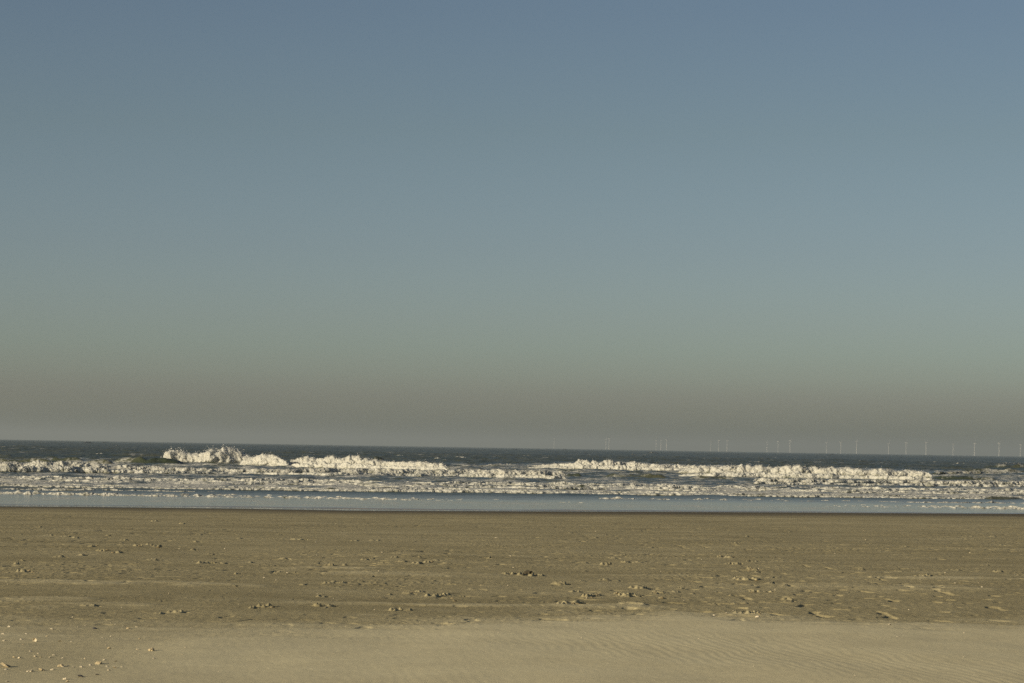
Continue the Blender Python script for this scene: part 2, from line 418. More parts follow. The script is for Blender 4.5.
def build_beach():
    u = fan_columns(1420, 34, 60.0)
    rows = np.concatenate([np.linspace(-60, 10, 16), np.linspace(11, 15.2, 20)[:-1], np.arange(15.2, 30, 0.035), np.arange(30, 52, 0.045),
                           np.arange(52, 82, 0.09), np.arange(82, 124, 0.2), np.linspace(124, 380, 30)])
    r, c = len(rows), len(u)
    Y = np.repeat(rows[:, None], c, 1).astype(np.float32)
    X = (u[None, :] * (1.6 + 0.236 * np.maximum(rows, 4))[:, None]).astype(np.float32)
    Z = beach_base(X, Y).astype(np.float32)
    inner = (np.abs(u) <= 1.01)
    s = line_y(EDGE, X) - Y
    sea = s < 0
    Z = np.where(sea, np.maximum(0.03 * s, -0.9), Z)
    fade = sstep(4, 16, s)                                          # washed flat near the water
    dS = line_y(EDGE_SAND, X) - Y + 0.5 * fbm2(X * 0.5, Y * 0.25, 3, 60)
    wid = np.interp(X / np.maximum(Y, 5), [-0.2, -0.05, 0.03], [3.2, 2.0, 1.2])
    dune = sstep(-1, 1, (dS + 0.6 * fbm2(X * 0.22, Y * 1.6, 3, 61) + 0.7 * fbm2(X * 1.3, Y * 1.6, 4, 62)) / wid)                                     # wind-blown blanket
    # --- relief
    warp = fbm2(X * 0.25, Y * 0.12, 3, 5)
    Z = Z + 0.03 * warp * fade
    crumb = sstep(0.34, 0.62, gn2(X * 13, Y * 8, 41) + 0.25 * gn2(X * 31, Y * 19, 42))
    crumb2 = sstep(0.38, 0.6, gn2(X * 5.5, Y * 4.2, 43) + 0.3 * gn2(X * 15, Y * 11, 44))
    cz = sstep(0.05, 0.5, fbm2(X * 0.3, Y * 0.2, 3, 45) + 0.08) * sstep(12, 34, s)
    Z = Z + (1 - 0.93 * dune) * fade * (0.009 * crumb * (0.15 + 0.85 * cz) + 0.004 * crumb2 * cz)
    rough = fbm2(X * 1.7, Y * 0.8, 4, 10)
    zone = sstep(-0.25, 0.35, fbm2(X * 0.16, Y * 0.11, 3, 20) + 0.1)
    zone = zone * sstep(10, 30, s)
    lump = sstep(0.12, 0.5, fbm2(X * 6.0, Y * 4.0, 3, 30)) * sstep(-0.05, 0.35, rough)
    Z = Z + (1 - dune) * (0.005 * zone * lump) * fade
    fine = fbm2(X * 11, Y * 7, 3, 40)
    Z = Z + (1 - 0.85 * dune) * 0.006 * fine * fade * (0.4 + 0.6 * zone)
    pits = sstep(0.42, 0.6, gn2(X * 4.2, Y * 2.6, 47))
    Z = Z - (1 - dune) * fade * pits * 0.02 * zone
    # blown layer: low drifts and ripples
    rip = np.sin((X + 0.16 * Y) * 2 * np.pi / 0.105 + 4.5 * gn2(X * 1.1, Y * 0.7, 51) + 3.6 * gn2(X * 3.5, Y * 1.6, 52))
    ripz = sstep(-0.3, 0.4, gn2(X * 0.3, Y * 0.3, 53)) * sstep(0.5, 4.5, dS)
    Z = Z + dune * (0.035 + 0.02 * fbm2(X * 0.45, Y * 0.3, 3, 54) + 0.0006 * rip * (0.2 + 1.0 * ripz * sstep(-1.6, 1.2, X)))
    dry = dune * (0.9 + 0.1 * rough)
    # the stony left corner is a scoured patch
    q = at(40, 660, PLATEAU)
    scour = np.exp(-(((X - q[0]) / 0.75) ** 2 + ((Y - q[1]) / 2.2) ** 2))
    dry = dry * (1 - 0.55 * scour)
    # --- tongues of blown sand
    for k, (px, py, hw, hh) in enumerate(TONGUES):
        p = feature_point(px, py)
        a = hw * p[1] / F; bdep = max(0.25, hh * p[1] ** 2 / (F * (CAM_Z - p[2])))
        sel = (np.abs(Y[:, 0] - p[1]) < bdep * 2.2 + 0.2)
        x, y = X[sel], Y[sel]
        n = fbm2(x * 1.3 + k, y * 1.1, 4, 70)
        dd = ((x - p[0]) / a) ** 2 + ((y - p[1] - 0.35 * bdep * gn2(x * 0.35 + k, x * 0, 71)) / bdep) ** 2 + 1.1 * n
        msk = sstep(1.3, 0.2, dd) * sstep(-0.55, 0.25, fbm2(x * 0.9 + 3 * k, y * 2.2, 4, 72))
        dry[sel] = np.maximum(dry[sel], msk * (0.28 if hh < 1.5 or hh > 3.4 else 0.42))
        Z[sel] += 0.018 * msk * min(1, hh / 2)
    # --- footprints, each a pushed-up heap and its hole
    rg = np.random.default_rng(5)
    heaps = [(a, b, c_, 1.3 * d) for a, b, c_, d in HEAPS]
    for _ in range(150):                                            # lesser prints and broken crust
        px = rg.uniform(-60, 1090); py = rg.choice([rg.normal(545, 9), rg.normal(566, 7), rg.normal(597, 9), rg.uniform(522, 612)])
        if px > 690 and py < 552 and rg.random() < .7:
            continue
        if 517 < py < 618:
            heaps.append((px, py, rg.uniform(2.5, 6), rg.uniform(0.4, 1.0)))
    for k, (px, py, wpx, hpx) in enumerate(heaps):
        p = feature_point(px, py)
        w = 0.6 * wpx * p[1] / F; h = hpx * p[1] / F
        depth = max(w * rg.uniform(0.7, 1.5), 0.10)
        j0, j1 = np.searchsorted(rows, [p[1] - depth * 2.2 - .1, p[1] + depth * 2.2 + .1])
        uu = (p[0] - 2.6 * w) / (1.6 + 0.236 * p[1]), (p[0] + 2.6 * w) / (1.6 + 0.236 * p[1])
        i0, i1 = np.searchsorted(u, uu)
        i0 = max(i0 - 6, 0); i1 = min(i1 + 6, len(u))
        x, y = X[j0:j1, i0:i1], Y[j0:j1, i0:i1]
        if x.size == 0:
            continue
        nx = gn2(x * 0.8 / w + k, y * 0.8 / depth, 80); n2 = fbm2(x * 2.4 / w + k, y * 2.4 / depth, 2, 81)
        rr = np.sqrt(((x - p[0]) / w) ** 2 + ((y - p[1]) / depth) ** 2) + 0.55 * nx + 0.28 * n2
        heap = sstep(1.0, 0.55, rr)
        hole = sstep(0.6, 0.3, np.sqrt(((x - p[0] - 0.75 * w) / (0.5 * w)) ** 2 + ((y - p[1] + .25 * depth) / (0.5 * depth)) ** 2) + 0.3 * n2)
        n3_ = gn2(x * 2.2 / w + k, y * 2.0 / depth, 82)
        crumbs = 0.30 + 1.15 * sstep(-0.12, 0.30, n3_ + 0.45 * n2)
        Z[j0:j1, i0:i1] += heap * h * 0.48 * crumbs * (1 - hole) - hole * h * 2.8
        dry[j0:j1, i0:i1] = np.maximum(dry[j0:j1, i0:i1], 0.22 * heap)
    dry = np.clip(dry + (1 - dune) * 0.16 * sstep(0.1, 0.5, fbm2(X * 1.2, Y * 0.9, 4, 90)) * fade, 0, 1)
    edge_n = 0.9 * fbm2(X * 0.12, Y * 0.12, 3, 95)
    wetw = np.interp(X, [-22, -6, 4, 22], [6.5, 5.5, 3.2, 2.0])
    wet = sstep(1.0, 0.75, s / wetw + 0.2 * edge_n) * (s > -6)
    damp = sstep(19, 5, s + 2.6 * edge_n)
    co = np.stack([X, Y, Z], -1).reshape(-1, 3)
    me = np_mesh("beach", co, grid_quads(r, c), M_SAND, {"dry": dry, "wet": wet, "damp": damp})
    tag(link("beach", me), kind="structure")
    return u, rows, X, Y, Z


BU, BROWS, BX, BY, BZ = build_beach()


def ground_z(x, y):
    j = int(np.clip(np.searchsorted(BROWS, y), 1, len(BROWS) - 1))
    uu = x / (1.6 + 0.236 * max(y, 4))
    i = int(np.clip(np.searchsorted(BU, uu), 1, len(BU) - 1))
    return float(BZ[j - 1:j + 1, i - 1:i + 1].mean())


def on_beach(px, py):
    p = feature_point(px, py)
    for _ in range(6):
        p = at(px, py, ground_z(p[0], p[1]))
    p[2] = ground_z(p[0], p[1])
    return p


# ------------------------------------------------------------------ rows of breaking waves: (px, top, base)
ROW_A = [(x_, t_, 447.6 + (x_ - 512) * ROLL + 21.3) for x_, t_ in
         [(161, 456), (165, 453), (168, 451), (173, 449), (180, 450.5), (187, 451.4), (195, 449.2), (203, 452.4), (210, 450), (217, 452.8), (226, 451.4), (234, 451.4), (240, 451.4), (246, 454.4), (252, 457), (258, 460)]]
ROW_A2 = [(238, 462, 464.5), (246, 459, 465), (254, 457.5, 466), (262, 454.8, 466), (268, 456, 466.5), (276, 457, 466.5), (283, 459, 466.5), (290, 463, 466.5)]
ROW_B = [(286, 463, 466.8), (295, 459, 467), (303, 458, 467.2), (311, 456, 467.4), (320, 457, 467.6), (332, 456.5, 468), (342, 456.5, 468.2), (352, 455.5, 468.4), (360, 457, 469),
         (368, 459, 470.5), (378, 460.5, 472), (392, 460.8, 472), (405, 462, 471.5), (420, 461.5, 471), (430, 463, 470), (441, 463, 468.5), (450, 466, 468.5)]
ROW_C = [(-70, 459.5, 471), (0, 461, 471.6), (20, 460.5, 471.8), (50, 460.5, 472), (80, 460, 472.4), (100, 464, 473.4), (120, 466, 474.6), (140, 466, 475.4), (150, 466.5, 475.6), (170, 468, 476), (190, 468.5, 476.2),
         (215, 470, 476.4), (240, 470, 476.6), (256, 470, 476.4), (285, 470, 476.4), (320, 468.5, 476.2), (350, 469, 476.4), (375, 468, 477.6), (395, 470, 478.2),
         (420, 470, 478.6), (450, 470.5, 478.8), (475, 469, 479), (500, 470, 479.2), (530, 470, 479.2), (548, 470.5, 478), (560, 470.5, 476), (568, 474, 476)]
ROW_E = [(524, 467.4, 468.3), (534, 466, 468.5), (550, 464.6, 468.7), (566, 463.4, 469), (574, 461.8, 469.2), (579, 457.8, 469.3), (585, 459.5, 469.4), (600, 460.5, 469.6), (620, 461, 470), (640, 463, 470.3),
         (660, 464, 470.7), (680, 465, 471), (700, 466, 471.4), (725, 467, 471.8), (740, 469, 472)]
ROW_M = [(676, 475, 477), (686, 472, 477.2), (700, 468.5, 477.4), (718, 466, 477.6), (735, 465.5, 478), (750, 464.8, 478.4), (765, 466, 478.7), (780, 466, 479), (800, 465.5, 479.2), (815, 467, 479.4), (830, 467.2, 479.7), (845, 469, 480),
         (862, 470, 480.3), (880, 470, 480.6), (900, 471, 480.9), (914, 471, 481.1), (924, 472.5, 481.3), (934, 476, 481.4)]
ROW_F = [(752, 479, 481), (770, 478, 483), (790, 479, 486), (815, 479, 487.2), (828, 479.5, 487.3), (850, 481, 486.8), (880, 480.5, 486.8), (900, 480, 487), (925, 479.5, 487.2), (937, 481, 487.2),
         (960, 480.5, 487.2), (985, 480.5, 487.3), (1024, 481.5, 487.6), (1100, 482, 488.5)]
ROW_D1 = [(-70, 475.5, 482), (0, 477, 482.6), (60, 476.5, 483), (128, 477.8, 484.2), (190, 478.5, 485), (256, 477.5, 485), (300, 479.5, 485.6), (340, 479, 486), (384, 483, 487),
          (440, 483, 486.8), (500, 481.5, 486.8), (560, 482.4, 487.3), (610, 483, 488.2), (660, 483.6, 489.3), (700, 486, 490), (740, 486.6, 491), (790, 487, 492.6), (840, 488, 493.6), (900, 488.4, 495), (950, 488.6, 495.6),
          (1024, 489.8, 496), (1100, 491, 497)]
ROW_D2 = [(-70, 481.5, 486.5), (0, 482.6, 487), (60, 483, 487.4), (128, 484.2, 489), (190, 486, 490.4), (256, 485.5, 490.6), (300, 486.8, 490.4), (335, 487.5, 490.4), (384, 485.8, 491.4), (410, 485.8, 491.8),
          (450, 485, 492), (480, 488, 492.2), (520, 489, 493), (560, 489.5, 493.4), (610, 490.8, 494.4), (650, 490.5, 495.4), (694, 491, 495.8), (740, 493, 496.2), (800, 493.2, 497), (860, 494.4, 497.6), (900, 495.5, 498.8), (975, 496, 499.6),
          (1024, 497, 500), (1100, 498, 501)]
ROW_D3 = [(-70, 486.8, 489.6), (0, 487.2, 490), (60, 487.5, 490.3), (128, 488.8, 491.3), (190, 490, 491.8), (235, 491, 492)]
ROW_H1 = [(-70, 491.2, 493), (0, 491.8, 494), (60, 492.4, 494.4), (110, 493.2, 495), (128, 494.2, 495.6), (200, 495.2, 497), (256, 496.2, 498.4), (330, 497.4, 499.3), (384, 498.4, 500.2), (450, 499.8, 501.2),
          (512, 501.2, 502.2), (560, 501.8, 503.1), (600, 502.4, 503.8), (640, 503.6, 504.6), (692, 503.6, 505.6), (768, 505.6, 506.8), (830, 505.6, 506.8), (900, 506.4, 507.6), (1024, 507.2, 508.4), (1100, 508.4, 509.4)]
ROW_H2 = [(596, 497, 498.4), (640, 498.2, 500), (680, 498.6, 500.6), (720, 498.6, 501), (768, 500, 501.8), (820, 500.4, 502), (900, 501.2, 502.6), (960, 501.8, 503.3), (1024, 502.4, 503.6), (1100, 503, 504.4)]
ROW_G = [(988, 465.2, 466), (997, 463.8, 465), (1006, 462.6, 464.4), (1014, 463, 464.2), (1030, 463, 464)]
ROW_K = [(932, 472, 474.5), (955, 471.5, 475.5), (975, 471.5, 475), (1000, 472.5, 475), (1015, 472.3, 474.5), (1060, 473, 475)]
ROW_L = [(484, 464.6, 466.4), (500, 463.6, 466.4), (524, 464.4, 466)]

# unbroken faces of waves: (px0, px1, crest y, base y)
FACES = [(110, 178, 455.2, 463.5), (-60, 62, 457.0, 463), (48, 84, 455.0, 462), (85, 112, 458.5, 464), (352, 385, 454.6, 462), (604, 672, 470.5, 478), (566, 582, 471.5, 476.5), (930, 1000, 474.2, 480), (960, 1060, 468, 473), (985, 1070, 463.2, 469),
         (690, 735, 475.4, 479), (318, 378, 486.4, 491.2), (440, 505, 479.5, 484), (560, 592, 484, 488.4), (985, 1024, 496, 500), (180, 232, 479, 484.5), (590, 700, 461.2, 464)]


def base_line(R, px):
    """the row's foot on the water, fitted as one gently slanting line"""
    R = np.asarray(R, float)
    hor = 447.6 + (R[:, 0] - 512) * ROLL
    w = np.gradient(R[:, 0]) if len(R) > 2 else np.ones(len(R))
    k = np.polyfit(R[:, 0], R[:, 2] - hor, 1, w=np.sqrt(np.abs(w)))
    k[0] = np.clip(k[0], -0.006, 0.006); k[1] = np.average(R[:, 2] - hor - k[0] * R[:, 0], weights=np.abs(w))
    return 447.6 + (px - 512) * ROLL + k[0] * px + k[1]


def row_world(R):
    return np.array([at(r_[0], base_line(R, r_[0]), 0.0) for r_ in R])


def in_view_line(R):
    return row_world(R)


LC, LE, LD1, LD2, LH1 = map(row_world, (ROW_C, ROW_E, ROW_D1, ROW_D2, ROW_H1))
# outer limit of the surf: C on the left, E on the right
SURF = np.array([at(*p) for p in [(0, 459), (100, 459), (160, 464), (280, 464), (300, 459), (430, 464), (530, 464), (590, 462), (700, 466), (850, 469), (930, 471), (1024, 471)]])


# ------------------------------------------------------------------ sea
def build_sea():
    u = fan_columns(980, 46, 900.0)
    rows = np.concatenate([np.arange(84, 135, 0.22), np.arange(135, 330, 0.28), np.arange(330, 900, 1.0), np.arange(900, 3500, 4.0),
                           np.geomspace(3500, 40000, 70)])
    r, c = len(rows), len(u)
    Y = np.repeat(rows[:, None], c, 1).astype(np.float32)
    X = (u[None, :] * np.minimum(1.6 + 0.236 * rows, 1e9)[:, None]).astype(np.float32)
    lim = 40000.0
    X = np.clip(X, -lim, lim) + u[None, :] * 0.01
    s = Y - line_y(EDGE, X) + 1.3 * gn2(X / 7.0, X * 0 + .5, 99) + 0.5 * gn2(X / 1.9, X * 0 + .5, 98)
    shelf = sstep(8, 70, s); far = sstep(60, 200, s)
    # long swell coming in, crests roughly along x, broken up
    n0 = fbm2(X / 60, Y / 60, 2, 100)
    Z = np.zeros_like(X)
    for k, (wl, amp, ang) in enumerate([(46, 0.46, 0.10), (27, 0.40, -0.16), (16, 0.30, 0.22), (9, 0.17, -0.3)]):
        ph = (Y * math.cos(ang) + X * math.sin(ang)) * 2 * math.pi / wl + 2.6 * gn2(X / (wl * 2.2), Y / (wl * 2.2), 110 + k)
        env = 0.5 + 0.9 * gn2(X / (wl * 1.6), Y / (wl * 1.6), 120 + k)
        wv = np.sin(ph)
        wv = wv * 0.7 + 0.3 * (np.abs(np.sin(ph * 0.5 + 0.78)) * -2 + 1)
        Z = Z + amp * env * wv * far * sstep(9000, 1500, Y)
    chop = fbm2(X / 3.2, Y / 2.4, 4, 130)
    ch2 = 0.5 - np.abs(gn2(X / 4.2 + 9, Y / 2.6, 131)) * 2
    Z = Z + (0.30 * chop + 0.16 * ch2 * far) * shelf * sstep(6000, 900, Y)
    Z = Z + 0.012 * fbm2(X / 1.2, Y / 0.9, 3, 140) * sstep(2, 10, s) + 0.045 * gn2(X / 7, Y / 2.6, 141) * sstep(13, 22, s) * sstep(70, 40, s)
    # faces of the waves about to break
    for k, (x0, x1, yt, yb) in enumerate(FACES):
        pa, pb = at(x0, yb + (x0 - (x0 + x1) / 2) * ROLL), at(x1, yb + (x1 - (x0 + x1) / 2) * ROLL)
        yc = 0.5 * (pa[1] + pb[1]); h = 0.8 * (yb - yt) * yc / F
        j0, j1 = np.searchsorted(rows, [yc - 8 * h - 3, yc + 14 * h + 6])
        x, y = X[j0:j1], Y[j0:j1]
        half = 0.5 * (pb[0] - pa[0]); cx = 0.5 * (pa[0] + pb[0])
        along = sstep(1.25, 0.6, np.abs(x - cx) / half)
        yy = y - (yc + 1.6 * h) - 0.8 * gn2(x / 5 + k, y * 0, 150) - (x - cx) * (pb[1] - pa[1]) / (2 * half)
        prof = np.where(yy < 0, np.exp(-(yy / (1.05 * h)) ** 2), np.exp(-(yy / (2.6 * h)) ** 2))
        Z[j0:j1] = Z[j0:j1] * (1 - 0.7 * along * prof) + h * along * prof * (0.85 + 0.3 * gn2(x / 2.5, y / 2.5, 151) + 0.22 * gn2(x / 0.9, y / 0.7, 152))
    # swash: a lip a few centimetres high that runs up the sand
    Z = np.where(s < 30, Z * sstep(1, 30, s) + (0.022 + 0.010 * gn2(X / 5, Y / 3, 160)) * sstep(-0.1, 0.25, s) - 0.4 * sstep(0.3, -1.5, s), Z)
    # --- foam
    inner = Y - line_y(LH1, X)                  # beyond the first foam line
    d2 = Y - line_y(LD2, X)
    surf = line_y(SURF, X) - Y                  # landward of the surf's outer limit
    st = fbm2(X / 5.5, Y / 3.0, 4, 170)
    st2 = fbm2(X / 1.8, Y / 2.4, 3, 171)
    zone = sstep(-3, 4, d2) * sstep(-25, 15, surf)
    cov = zone * (0.55 + 0.60 * st + 0.34 * st2)
    d1 = Y - line_y(LD1, X)
    cov = cov + (0.33 + 0.40 * st2) * sstep(-3, 0, d2) * sstep(14, 2, d1)
    # smoother water right of the middle, between the big breaker and the inner rows
    q = at(690, 480)
    cov = cov - 0.16 * np.exp(-(((X - q[0]) / 12) ** 2 + ((Y - q[1]) / 22) ** 2))
    bub = sstep(0.5, 4, s) * sstep(1, -3, inner)
    cov = cov + bub * (0.45 + 0.22 * gn2(X / 1.6, Y / 5.0, 172) + 0.12 * st2)
    cov = cov + sstep(3, 0, np.abs(inner)) * 0.1
    out = sstep(-20, -60, surf) * sstep(4000, 1000, Y)
    cov = cov + out * 0.62 * sstep(0.36, 0.6, gn2(X / 3.5, Y / 26, 180) * 0.55 + 0.2 * gn2(X / 1.2, Y / 6, 181) + 0.5 * np.clip(Z / 0.6, -1, 1))
    calm = sstep(55, 12, s) * 0.92 - 0.22 * sstep(14, 22, s) * sstep(60, 45, s)
    calm = np.maximum(calm, 0.35 * zone)
    co = np.stack([X, Y, Z], -1).reshape(-1, 3)
    me = np_mesh("sea", co, grid_quads(r, c), M_SEA, {"foam": np.clip(cov, 0, 1), "calm": calm, "shallow": sstep(34, 9, s)})
    tag(link("sea", me), kind="structure")


build_sea()

# ------------------------------------------------------------------ breaking waves
PROFILE = np.array([(0.10, -0.30), (-0.06, 0.0), (-0.14, 0.22), (-0.08, 0.46), (0.10, 0.70), (0.38, 0.90), (0.75, 1.0), (1.2, 0.93), (1.9, 0.72), (2.8, 0.45), (4.0, 0.16), (5.4, -0.25)])


def roll(R, seed, f_base, f_top, puff, solid, step, m, jag, jl, sink):
    """one tumbling roll of foam along a row; heights and foot as fractions of the row's height"""
    n = int((R[-1, 0] - R[0, 0]) / step) + 2
    px = np.linspace(R[0, 0], R[-1, 0], n)
    yt = np.interp(px, R[:, 0], R[:, 1]); yb = base_line(R, px)
    tall = np.maximum(yb - yt, 0.3)
    yb = yb - f_base * np.median(tall)
    P = np.array([at(a, b, 0.0) for a, b in zip(px, yb)])
    hh = f_top * tall * P[:, 1] / F
    med = float(np.median(hh))
    xs = P[:, 0]
    hh = hh * (1 + jag * (gn2(xs / max(2.4 * med, jl), xs * 0 + seed, seed) + 0.08 * gn2(xs / (0.6 * med), xs * 0 + seed, seed + 1)))
    ends = np.minimum(np.arange(n), np.arange(n)[::-1]) * step
    taper = sstep(0, 5, ends)
    hh = np.maximum(hh, 0.012) * (0.25 + 0.75 * taper)
    toe = 0.9 * med * gn2(xs / (3.0 * med), xs * 0 + 3.3, seed + 2) + 0.12 * med * gn2(xs / (0.7 * med), xs * 0 + 1.3, seed + 3)
    toe = toe + (2.2 * gn2(xs / 9.0, xs * 0 + 5.1, seed + 4) if f_base > 0 else 0)
    tt = np.linspace(0, 1, len(PROFILE)); t = np.linspace(0, 1, m) ** 1.15
    d = np.interp(t, tt, PROFILE[:, 0]); z = np.interp(t, tt, PROFILE[:, 1])
    k = np.array([.25, .5, .25])
    for _ in range(2):
        d[1:-1] = np.convolve(d, k, "valid"); z[1:-1] = np.convolve(z, k, "valid")
    td, tz = np.gradient(d), np.gradient(z)
    ln = np.hypot(td, tz); nd, nz = -tz / ln, td / ln
    X = np.repeat(P[:, 0][:, None], m, 1)
    Y = P[:, 1][:, None] + toe[:, None] + hh[:, None] * d[None, :]
    Z = hh[:, None] * z[None, :] - sink
    p = np.stack([X, Y, Z], -1)
    disp = 0
    hs = max(med, 0.26)
    for o, (sc, a) in enumerate([(2.6, 0.22), (1.2, 0.19), (0.55, 0.12), (0.24, 0.055), (0.1, 0.025)]):
        disp = disp + a * (np.abs(gn3(p / (sc * hs) + 9.1 * o + seed, seed + 10 + o)) * 2.0 - 0.55)
    w = np.clip(np.interp(t, [0, 0.08, 0.3, 0.62, 1], [0.2, 0.7, 1.0, 0.75, 0.25]), 0, 1)[None, :]
    disp = disp * puff * hs * w * (0.3 + 0.7 * taper[:, None]) * np.clip(hh / hs, 0.3, 1.3)[:, None]
    Y = Y + disp * nd[None, :]; Z = Z + disp * nz[None, :]
    X = X + 0.5 * puff * hs * w * 0.35 * gn3(p / (0.3 * hs) + 31, seed + 30)
    foam = np.interp(t, [0, 0.1, 0.2, 0.34, 0.6, 0.85, 1], [0.5, 0.68, 0.9, 1.05, 0.95, 0.55, 0.1])[None, :] * solid
    foam = foam + 0.40 * (fbm2(X / (1.6 * hs) + seed, Y / (2.5 * hs), 3, seed + 40)) * (1.4 - solid) * 2.2
    foam = foam + 0.30 * (1.25 - solid) * fbm2(X / 3.1 + seed, Y / 6.0, 2, seed + 44)
    foam = np.clip(foam, 0, 1.0) * (0.55 + 0.45 * taper[:, None])
    co = np.stack([X, Y, Z], -1)
    return dict(co=co, foam=foam, n=n, m=m, p=p, hs=hs, t=t, nd=nd, nz=nz, taper=taper, hh=hh)


def breaker(name, row, seed, label, cat, group=None, puff=1.0, solid=1.0, spray=0, step=0.55, m=46, jag=0.26, jl=0.0, veil=True, layers=((0.0, 1.0),), sink=0.0):
    R = np.array(row, float)
    rolls = [roll(R, seed + 113 * k, fb, ft, puff, solid, step, m, jag, jl, sink) for k, (fb, ft) in enumerate(layers)]
    co, fo, qs, base = [], [], [], 0
    for a in rolls:
        co.append(a["co"].reshape(-1, 3)); fo.append(a["foam"].ravel())
        qs.append(grid_quads(a["n"], a["m"], True) + base)
        if base:                                                    # joined to the roll behind it, below the surface
            i0 = np.arange(a["n"]) * a["m"]; b0 = base - a["n"] * a["m"] + i0; f0 = base + i0 + a["m"] - 1
            qs.append(np.stack([b0[:-1], b0[1:], f0[1:], f0[:-1]], -1))
        base += a["n"] * a["m"]
    me = np_mesh(name, np.concatenate(co), np.concatenate(qs), M_FOAM, {"foam": np.concatenate(fo), "calm": np.zeros(base)})
    ob = tag(link(name, me), label, cat, group)
    a = rolls[0]; n, hs, t, taper, hh = a["n"], a["hs"], a["t"], a["taper"], a["hh"]
    X, Y, Z = a["co"][..., 0], a["co"][..., 1], a["co"][..., 2]
    if veil:
        for q_, off in enumerate((0.10, 0.22)):
            g = gn3(a["p"] / (0.9 * hs) + 70 + 5 * q_, seed + 60 + q_)
            o2 = hs * (off * (0.7 + 1.6 * g) + 0.02) * np.interp(t, [0, 0.1, 0.35, 0.62, 1], [0.0, 0.3, 1.0, 1.0, 0.1])[None, :] * taper[:, None]
            Y2 = Y + o2 * a["nd"][None, :] * 0.6; Z2 = Z + o2 * (a["nz"][None, :] * 0.7 + 0.45)
            dens = np.interp(t, [0, 0.1, 0.25, 0.5, 0.7, 1], [0.1, 0.45, 0.6, 0.55, 0.3, 0.0])[None, :] * (1 - 0.45 * q_) * taper[:, None] + 0 * Z
            vm = np_mesh("spray", np.stack([X, Y2, Z2], -1).reshape(-1, 3), grid_quads(n, m, True), M_VEIL, {"foam": dens})
            tag(link("spray", vm, ob), kind="stuff")
    if spray:
        rg = np.random.default_rng(seed + 77)
        i = rg.integers(3, n - 3, spray); j = rg.integers(int(m * 0.25), int(m * 0.62), spray)
        foot = a["co"][i, j]
        r = hs * np.clip(rg.lognormal(-4.2, 0.5, spray), 0.008, 0.035)
        up = np.abs(rg.normal(0, 0.22, spray)) * hh[i] * (rg.random(spray) * .7 + .3)
        ctr = foot + np.stack([rg.normal(0, .12, spray) * hs, rg.normal(0.1, .2, spray) * hs, up], -1)
        oc = np.array([(1, 0, 0), (-1, 0, 0), (0, 1, 0), (0, -1, 0), (0, 0, 1), (0, 0, -1)], float)
        tri = np.array([(0, 2, 4), (2, 1, 4), (1, 3, 4), (3, 0, 4), (2, 0, 5), (1, 2, 5), (3, 1, 5), (0, 3, 5)])
        V = (ctr[:, None, :] + oc[None] * r[:, None, None] * rg.uniform(.6, 1.4, (spray, 6, 1))).reshape(-1, 3)
        T = (tri[None] + 6 * np.arange(spray)[:, None, None]).reshape(-1, 3)
        sm = np_mesh("spray", V, None, M_SPRAY, tris=T)
        tag(link("spray", sm, ob), kind="stuff")
    return ob


breaker("breaking_wave", ROW_A, 200, "tall white breaker bursting upward far out, standing clear of the foam rows", "wave", "breaking waves", 1.15, 1.15, 900)
breaker("breaking_wave", ROW_A2, 215, "short bright breaker with a small pointed crest just right of the tall bursting one", "wave", "breaking waves", 1.0, 1.05, 400)
breaker("breaking_wave", ROW_B, 230, "rounded puffy breaker just behind the long inner row, left of the middle", "wave", "breaking waves", 1.1, 1.08, 600, layers=((0.15, 0.85), (0.0, 0.45)))
breaker("breaking_wave", ROW_C, 250, "long foaming breaker row running from the left edge to past the middle", "wave", "breaking waves", 1.0, 0.92, 1200, layers=((0.36, 0.66), (0.06, 0.48)))
breaker("breaking_wave", ROW_E, 270, "sloping white breaker right of the middle that starts at a small bright peak", "wave", "breaking waves", 1.05, 1.05, 900, layers=((0.2, 0.8), (0.0, 0.5)))
breaker("breaking_wave", ROW_M, 275, "biggest mass of tumbling white foam, in the right half below the wind turbines", "wave", "breaking waves", 1.05, 0.95, 1200, layers=((0.34, 0.68), (0.05, 0.42)))
breaker("breaking_wave", ROW_F, 290, "foaming breaker row right below the end of the big breaker, at the right edge", "wave", "breaking waves", 1.0, 0.90, 500, layers=((0.4, 0.6), (0.0, 0.5)))
breaker("breaking_wave", ROW_K, 300, "ragged half broken wave with dark gaps behind the row at the right edge", "wave", "breaking waves", 0.8, 0.66, 0)
breaker("breaking_wave", ROW_G, 310, "greenish wave far right with only a thin pale crest", "wave", "breaking waves", 0.8, 0.85, 60)
breaker("breaking_wave", ROW_L, 320, "low thin foam crest just left of the big breaker's tip", "wave", "breaking waves", 0.8, 0.8, 0)
breaker("foam_line", ROW_D1, 330, "outer of the two low foam rows that run the full width before the shore", "wave", "low foam rows near the shore", 1.0, 0.90, 0, 0.5, 30, jag=0.75, jl=1.5, veil=False, layers=((0.66, 0.42), (0.43, 0.38), (0.21, 0.34), (0.03, 0.28)))
breaker("foam_line", ROW_D2, 350, "inner of the two low foam rows that run the full width before the shore", "wave", "low foam rows near the shore", 1.0, 0.90, 0, 0.5, 30, jag=0.75, jl=1.3, veil=False, layers=((0.50, 0.34), (0.24, 0.30), (0.0, 0.40)))
breaker("foam_line", ROW_D3, 370, "short third foam strip at the left, close in front of the full-width rows", "wave", "low foam rows near the shore", 1.0, 0.85, 0, jag=1.0, jl=1.2, veil=False, sink=0.05)
breaker("foam_line", ROW_H1, 380, "thin broken foam edge of the last ripple, nearest to the sand", "wave", "low foam rows near the shore", 1.0, 0.9, 0, 0.5, 20, jag=1.3, jl=0.45, veil=False, sink=0.012, layers=((1.0, 0.6), (0.45, 0.7), (0.0, 0.7)))
